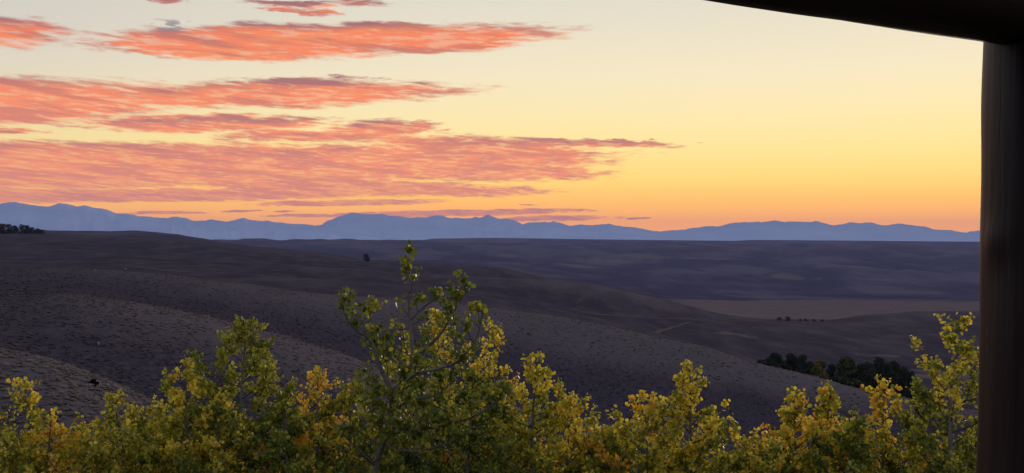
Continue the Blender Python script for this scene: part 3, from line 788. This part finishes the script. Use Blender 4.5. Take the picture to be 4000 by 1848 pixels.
def hp(x, y, d): return (1000 + x / 1.288, 924 + y / 1.288, d)
HERO = [
    ([hp(590, 1190, 8.1), hp(640, 1050, 8.1), hp(668, 975, 8.1), hp(692, 880, 8.1), hp(735, 760, 8.1), hp(790, 610, 8.15), hp(772, 420, 8.2), hp(768, 265, 8.2), hp(752, 118, 8.2)], 0.062),
    ([hp(690, 890, 8.1), hp(682, 800, 8.05), hp(622, 650, 8.0), hp(572, 520, 7.95), hp(470, 440, 7.9), hp(425, 320, 7.9)], 0.026),
    ([hp(788, 615, 8.15), hp(920, 500, 8.1), hp(1010, 350, 8.05), hp(1052, 285, 8.05), hp(1080, 245, 8.05)], 0.013),
    ([hp(668, 985, 8.1), hp(830, 970, 7.8), hp(950, 945, 7.7), hp(1100, 905, 7.6), hp(1190, 850, 7.6), hp(1285, 770, 7.6)], 0.016),
    ([hp(735, 760, 8.1), hp(800, 690, 7.9), hp(905, 668, 7.8), hp(1010, 632, 7.8), hp(1120, 480, 7.8), hp(1140, 370, 7.8)], 0.013),
    ([hp(640, 1060, 8.1), hp(625, 960, 8.3), hp(560, 900, 8.4), hp(520, 790, 8.5)], 0.014),
    ([hp(768, 430, 8.2), hp(850, 350, 8.2), hp(930, 300, 8.2)], 0.008),
    ([hp(690, 890, 8.1), hp(780, 820, 7.9), hp(900, 800, 7.8), hp(1000, 720, 7.8)], 0.012),
    ([hp(620, 650, 8.0), hp(590, 480, 8.1), hp(565, 340, 8.1)], 0.008),
    ([hp(600, 1150, 8.1), hp(500, 1060, 7.9), hp(420, 980, 7.9)], 0.012),
    ([hp(650, 1040, 8.1), hp(800, 1080, 7.7), hp(960, 1040, 7.6), hp(1060, 1000, 7.6)], 0.014),
]
_, n = aspen('tallest aspen, dark green with open crown and pale bare limbs, left of centre', 1582, 992, 8.1, 0.27, 0.34, 'gdggyg', 90, 0.72, 0.041, HERO, 120, 0.22, True, 3.0, 'aspen_tree', 1.0, 0.062)
_n += n

# ------------------------------------------------------------------ sagebrush over the near slopes (uncountable)
smat, T, out = material('sagebrush')
att = T.n('ShaderNodeAttribute', attribute_name='tint')
gpos = T.n('ShaderNodeNewGeometry')
sn = T.noise(T.vscale(gpos.outputs['Position'], (9, 9, 9)), 1.0, 3, 0.6)
principled(T, out, T.mix(T.ss(sn, 0.35, 0.65, 0.0, 0.35), att.outputs['Color'], (0.025, 0.022, 0.022)), 1.0, 0.0)
rs = np.random.RandomState(77)
NS = 95000
sr = np.exp(rs.uniform(math.log(42), math.log(620), NS)); sa_ = rs.uniform(R(-31), R(31), NS)
sx_, sy_ = sr * np.sin(sa_), sr * np.cos(sa_)
keep = (fbm(sx_ / 7, sy_ / 7, 3) > -0.35) & (rs.rand(NS) < np.clip((640 - sr) / 380, 0, 1))
sx_, sy_, sr = sx_[keep], sy_[keep], sr[keep]; NS = len(sx_)
sz_ = ground_z(sx_, sy_)
hh = rs.uniform(0.08, 0.26, NS) * np.clip(0.8 + sr / 350, 0.8, 1.8); ww = hh * rs.uniform(0.8, 1.5, NS)
# lumpy tuft: base ring, wider middle ring, offset top
th = np.arange(4) / 4 * 2 * np.pi
ringA = np.stack([np.cos(th), np.sin(th), 0 * th], 1) * [0.62, 0.62, 1]
ringB = np.stack([np.cos(th + .5), np.sin(th + .5), 0 * th + 0.55], 1)
tuft = np.vstack([ringA, ringB, [[0, 0, 1.0]]])
tq = np.array([(j, (j + 1) % 4, 4 + (j + 1) % 4, 4 + j) for j in range(4)]); tt3 = np.array([(4 + j, 4 + (j + 1) % 4, 8) for j in range(4)])
jit = 1 + rs.normal(0, 0.22, (NS, 9, 1)) * np.array([1, 1, 0.8])
P = tuft[None] * jit * np.stack([ww, ww, hh], 1)[:, None, :] + np.stack([sx_, sy_, sz_ - 0.06], 1)[:, None, :]
P[:, :, 0] += 0
b = np.arange(NS)[:, None, None] * 9
_ti = np.clip(np.searchsorted(r_rows, sr), 0, nr - 1); _tj = np.clip(np.searchsorted(az_out, np.arctan2(sx_, sy_)), 0, nc - 1)
crest_t = tint[:, 2].reshape(nr, nc)[_ti, _tj][:, None]         # tufts paler on crests: grassier, and with light painted in
sc_ = (np.array((0.060, 0.052, 0.063)) * (1 - crest_t) + np.array((0.138, 0.118, 0.116)) * crest_t) * rs.uniform(0.75, 1.3, (NS, 1)) * rs.uniform(0.94, 1.06, (NS, 3))
dry = rs.rand(NS) < 0.12
sc_[dry] = np.array((0.092, 0.075, 0.062)) * rs.uniform(0.7, 1.2, (dry.sum(), 1))
sage = link('sagebrush', mesh_np('sagebrush', P.reshape(-1, 3), [(tq[None] + b).reshape(-1, 4), (tt3[None] + b).reshape(-1, 3)], smat, False, np.repeat(sc_, 9, axis=0)))
tag(sage, 'low grey brown sagebrush and dry grass tufts covering the near slopes', 'sagebrush', kind='stuff')

# ------------------------------------------------------------------ distant trees and shrubs
ftm, T, out = material('distant_foliage')
att = T.n('ShaderNodeAttribute', attribute_name='tint')
principled(T, out, att.outputs['Color'], 0.9, 0.05)
fbark, T, out = material('distant_bark')
fbn = T.noise(T.n('ShaderNodeTexCoord').outputs['Object'], 3.0, 3)
principled(T, out, T.mix(fbn, (0.05, 0.042, 0.036), (0.10, 0.085, 0.07)), 0.9, 0.1)
def far_tree(name, label, cat, x, y, top, half, col, seed, group=None, n=900, flat=1.0, bare=0.0, leaf=None):
    rs = np.random.RandomState(seed)
    gz = float(ground_z(np.array([x]), np.array([y]))[0])
    H = top - gz
    root = empty(name, (x, y, gz))
    # lobes fill the crown from near the ground to the top
    nl = 13 if half > 2 else 7
    c0 = 0.04
    lob = []
    for q in range(nl):
        t = (q + 0.5) / nl
        wdt = half * (math.sin(math.pi * (0.30 + 0.60 * t)) ** 0.6)
        a = rs.uniform(0, 6.28); rr_ = wdt * 0.62 * math.sqrt(rs.uniform(0.1, 1))
        lob.append((rr_ * math.cos(a), rr_ * math.sin(a), H * (c0 + (0.97 - c0) * t) - H * 0.06, wdt * rs.uniform(0.36, 0.6), H * rs.uniform(0.12, 0.2) * flat))
    lob[-1] = (rs.normal(0, half * .1), rs.normal(0, half * .1), H * 0.86, half * 0.42, H * 0.14)
    ls = leaf or max(half * 0.075, 0.14)
    per = n // nl
    PV, CV_ = [], []
    for (lx, ly, lz, lw, lh) in lob:
        d = rs.normal(0, 1, (per, 3)); d /= np.linalg.norm(d, axis=1, keepdims=True)
        rad = rs.uniform(0.45, 1.08, (per, 1)) ** 0.6
        c = np.array([lx, ly, lz]) + d * rad * [lw, lw, lh]
        c[:, 2] = np.clip(c[:, 2], 0.02 * H, None)
        nrm = d + rs.normal(0, 0.55, (per, 3)); nrm /= np.linalg.norm(nrm, axis=1, keepdims=True)
        ux = np.cross(nrm, rs.normal(0, 1, (per, 3))); ux /= np.linalg.norm(ux, axis=1, keepdims=True); uy = np.cross(nrm, ux)
        s = ls * rs.uniform(0.6, 1.5, (per, 1))
        PV.append(np.stack([c - ux * s, c - uy * s * .8, c + ux * s, c + uy * s * .9], axis=1))
        CV_.append(np.repeat(np.array(col) * rs.uniform(0.6, 1.45, (per, 1)) * rs.uniform(0.9, 1.1), 4, axis=0))
    PV = np.vstack(PV); CV_ = np.vstack(CV_)
    if bare:
        k = rs.rand(len(PV)) > bare; PV = PV[k]; CV_ = CV_.reshape(-1, 4, 3)[k].reshape(-1, 3)
    f = np.arange(len(PV) * 4).reshape(-1, 4)
    tag(link('crown', mesh_np('crown', PV.reshape(-1, 3), f, ftm, False, CV_), root), kind='stuff')
    V, F, C = [], [], []
    tr_ = max(0.02 * H, 0.04)
    tube([(0, 0, -0.1), (rs.normal(0, .02 * H), rs.normal(0, .02 * H), H * 0.45), (lob[-1][0], lob[-1][1], H * 0.88)], (tr_, tr_ * .7, tr_ * .2), 6, V, F, C, (0, 0, 0))
    for (lx, ly, lz, lw, lh) in lob[:-1]:
        z0 = max(lz * 0.55, 0.05 * H)
        tube([(0, 0, z0), (lx * .6, ly * .6, (z0 + lz) / 2), (lx * 1.1, ly * 1.1, lz + lh * .4)], (tr_ * .5, tr_ * .35, tr_ * .12), 4, V, F, C, (0, 0, 0))
        if bare:
            for q in range(7):
                d = rs.normal(0, 1, 3); d[2] = abs(d[2]) + .4; d /= np.linalg.norm(d)
                p0 = np.array((lx, ly, lz)); tube([p0, p0 + d * lw * .6, p0 + d * lw * 1.15], (tr_ * .25, tr_ * .16, tr_ * .06), 3, V, F, C, (0, 0, 0))
    link('trunk', mesh_np('trunk', np.vstack(V), np.vstack(F), fbark), root)
    tag(root, label, cat, group)
    return root
def at_depth(px, py, D): return ((px - 2000) / FOC * D, D, (HZ - py) / FOC * D)
DG, OL, YL = (0.024, 0.036, 0.020), (0.048, 0.053, 0.021), (0.105, 0.085, 0.024)
GROVE = [
    (2930, 1412, 30, 500, DG, 'low dark tree at the far left end of the valley grove'),
    (2975, 1404, 34, 505, DG, 'dark tree stepping up between the low left end and the tallest tree of the grove'),
    (3030, 1377, 44, 510, DG, 'tallest dark green tree near the left end of the valley grove'),
    (3085, 1379, 40, 515, DG, 'dark green tree just right of the tallest tree in the valley grove'),
    (3135, 1386, 38, 510, DG, 'dark tree left of the yellowing one in the valley grove'),
    (3203, 1403, 40, 485, YL, 'yellowing tree in the middle of the dark valley grove'),
    (3250, 1420, 34, 500, DG, 'dark tree squeezed between the yellowing and the big round olive tree'),
    (3305, 1393, 62, 490, OL, 'big round olive tree in the valley grove'),
    (3395, 1414, 42, 485, (0.034, 0.042, 0.022), 'grey green tree right of the big round olive tree'),
    (3432, 1396, 44, 520, DG, 'dark tree rising behind the grey green one in the valley grove'),
    (3490, 1409, 40, 510, DG, 'dark tree toward the right end of the valley grove'),
    (3530, 1430, 34, 490, DG, 'dark tree next to last at the right end of the valley grove'),
    (3165, 1412, 36, 520, DG, 'dark tree half hidden behind the yellowing tree of the grove'),
    (3360, 1420, 36, 515, DG, 'dark tree half hidden between the round olive and the grey green tree'),
    (3465, 1416, 36, 485, DG, 'dark rounded tree in front of the two dark ones at the right of the grove'),
    (3008, 1398, 38, 490, DG, 'dark tree in front of the tallest one in the valley grove'),
    (3560, 1448, 34, 470, DG, 'lowest dark tree closing the right end of the valley grove'),
]
for i, (px, py, hw, D, c, lab) in enumerate(GROVE):
    x, y, z = at_depth(px, py, D)
    far_tree('grove_tree', lab, 'tree', x, y, z, hw / FOC * D, c, 200 + i, 'dark trees in the valley grove', 3900)
HILL = [(4, 874, 24, (0.075, 0.055, 0.028), 0.2, 'yellow brown tree at the left end of the hilltop trees'), (30, 874, 16, DG, .5, 'dark bare tree beside the yellow brown one on the left hilltop'),
        (58, 880, 16, DG, .45, 'low dark tree third along the left hilltop'), (88, 876, 15, DG, .55, 'twiggy dark tree fourth along the left hilltop'),
        (108, 879, 14, DG, .4, 'dark upright tree fifth along the left hilltop'), (128, 887, 12, DG, .6, 'thin bare tree sixth along the left hilltop'),
        (150, 892, 11, DG, .6, 'small bare tree next to last along the left hilltop'), (168, 897, 9, DG, .6, 'smallest bare tree at the right end of the left hilltop trees')]
for i, (px, py, hw, c, br, lab) in enumerate(HILL):
    p = spot(px, 913, 900); D = p.y
    x, y, z = at_depth(px, py, D)
    far_tree('hilltop_tree', lab, 'tree', x, y, z, 1.5 * hw / FOC * D, c, 300 + i, 'trees on the left hilltop', 1100, 1.0, br * 0.6)
p = spot(1432, 1021, 900)
x, y, z = at_depth(1432, 991, p.y)
far_tree('lone_tree', 'lone dark round tree on the far hillside left of the tallest aspen', 'tree', x, y, z, 18 / FOC * p.y, (0.030, 0.034, 0.022), 400, None, 900)
BUSH = [(3045, 1239, 1250, 16, 'dark bush at the left end of the row by the pale meadow'), (3075, 1236, 1250, 17, 'largest dark bush beside the pale meadow'),
        (3125, 1244, 1250, 9, 'small dark bush third along the meadow edge'), (3148, 1243, 1250, 9, 'small dark bush fourth along the meadow edge'),
        (3180, 1246, 1250, 10, 'low dark bush fifth along the meadow edge'), (3212, 1248, 1250, 9, 'low dark bush at the right end of the meadow edge row'),
        ]
for i, (px, py, D, hw, lab) in enumerate(BUSH):
    x, y, z = at_depth(px, py, D)
    gz = float(ground_z(np.array([x]), np.array([y]))[0])
    z = max(z, gz + 0.6 * hw / FOC * D)
    far_tree('meadow_bush', lab, 'bush', x, y, z, hw / FOC * D, DG, 420 + i, 'bushes along the meadow edge', 400, 1.3)
p = spot(368, 1506); x, y, z = at_depth(368, 1481, p.y)
far_tree('dark_shrub', 'black looking shrub on the nearest left slope', 'shrub', x, y, z, 21 / FOC * p.y, (0.010, 0.010, 0.009), 450, None, 900, 1.3, leaf=0.05)

# ------------------------------------------------------------------ stakes and pale stones on the slopes
stm, T, out = material('weathered_stake')
stn = T.noise(T.vscale(T.n('ShaderNodeTexCoord').outputs['Object'], (20, 20, 4)), 1.0, 3)
principled(T, out, T.mix(stn, (0.25, 0.23, 0.20), (0.42, 0.39, 0.35)), 0.8, 0.2)
def stake(px, py, hpx, wpx, label, lean=0.0):
    p = spot(px, py); D = p.y; h = hpx / FOC * D; w = wpx / FOC * D / 2
    V, F, C = [], [], []
    tube([(0, 0, -0.15), (0.004, 0, h * .5), (lean * h, 0, h * 0.93), (lean * h, 0, h)], (w, w * .96, w * .9, w * .3), 7, V, F, C, (0, 0, 0))
    o = link('stake', mesh_np('stake', np.vstack(V), np.vstack(F), stm)); o.location = p
    tag(o, label, 'stake', 'pale stakes on the left slopes')
stake(385, 1347, 13, 5, 'pale wooden stake standing in the dark hollow on the left slope')
stake(388, 1512, 16, 5, 'pale leaning stake right beside the black looking shrub', 0.15)
stake(423, 1508, 12, 5, 'short pale stake a little right of the black looking shrub', -0.2)
bmt, T, out = material('pale_stone')
bno = T.noise(T.n('ShaderNodeTexCoord').outputs['Object'], 2.0, 4)
principled(T, out, T.mix(bno, (0.16, 0.15, 0.14), (0.28, 0.27, 0.25)), 0.85, 0.2, bno, 0.3, 0.1)
def boulder(px, py, wpx, seed, label):
    p = spot(px, py); D = p.y; w = wpx / FOC * D / 2
    rs = np.random.RandomState(seed)
    th = np.linspace(0, 2 * np.pi, 9, endpoint=False); v = []
    for zz, r_ in ((-0.3, 0.9), (0.15, 1.0), (0.6, 0.85), (0.95, 0.45)):
        for t in th: v.append((r_ * math.cos(t) * rs.uniform(.82, 1.15), r_ * math.sin(t) * rs.uniform(.82, 1.15), zz * rs.uniform(.9, 1.1)))
    q = [(i * 9 + j, i * 9 + (j + 1) % 9, (i + 1) * 9 + (j + 1) % 9, (i + 1) * 9 + j) for i in range(3) for j in range(9)]
    v.append((0, 0, 1.05)); t3 = [(27 + j, 27 + (j + 1) % 9, 36) for j in range(9)]
    o = link('boulder', mesh_np('boulder', np.array(v) * [w, w, w * 1.2], [np.array(q), np.array(t3)], bmt)); o.location = p
    tag(o, label, 'boulder', 'pale boulders')
boulder(371, 1058, 7, 1, 'small pale boulder on the crest of the left slope')
boulder(490, 1052, 7, 2, 'pale boulder in the shaded draw behind the left crest')
boulder(3499, 1222, 9, 3, 'pale boulder on top of the low dark hill by the meadow')

# ------------------------------------------------------------------ dirt tracks draped on the ground
rmat, T, out = material('dirt_track')
rn = T.noise(T.vscale(T.n('ShaderNodeNewGeometry').outputs['Position'], (0.5, 0.5, 0.5)), 1.0, 4)
principled(T, out, T.mix(rn, (0.085, 0.068, 0.056), (0.125, 0.100, 0.082)), 1.0, 0.0)
def track(name, label, pts, width):
    P3 = np.array([tuple(spot(x, y, 300)) for x, y in pts])
    t = np.concatenate([[0], np.cumsum(np.linalg.norm(np.diff(P3[:, :2], axis=0), axis=1))])
    s = np.arange(0, t[-1], 8.0)
    x = np.interp(s, t, P3[:, 0]); y = np.interp(s, t, P3[:, 1])
    x = smooth1(x, 9); y = smooth1(y, 9)
    dx, dy = np.gradient(x), np.gradient(y); l = np.hypot(dx, dy) + 1e-9
    rows = []
    for q in (-1, -0.33, 0.33, 1):
        xx, yy = x - dy / l * q * width / 2, y + dx / l * q * width / 2
        rows.append(np.stack([xx, yy, ground_z(xx, yy) + 0.22], 1))
    v = np.stack(rows, 1).reshape(-1, 3); n = len(s)
    f = [(i * 4 + j, i * 4 + j + 1, (i + 1) * 4 + j + 1, (i + 1) * 4 + j) for i in range(n - 1) for j in range(3)]
    tag(link(name, mesh_np(name, v, np.array(f), rmat, True)), label, 'track', kind='structure')
track('dirt_track', 'short pale dirt track climbing from the middle ridge to the valley road', [(2555, 1302), (2610, 1285), (2660, 1268), (2705, 1255)], 4)
track('valley_road', 'thin pale dirt road running across the valley floor', [(2250, 1222), (2400, 1232), (2600, 1244), (2800, 1252), (3000, 1260), (3250, 1264), (3500, 1270), (3800, 1276)], 6)
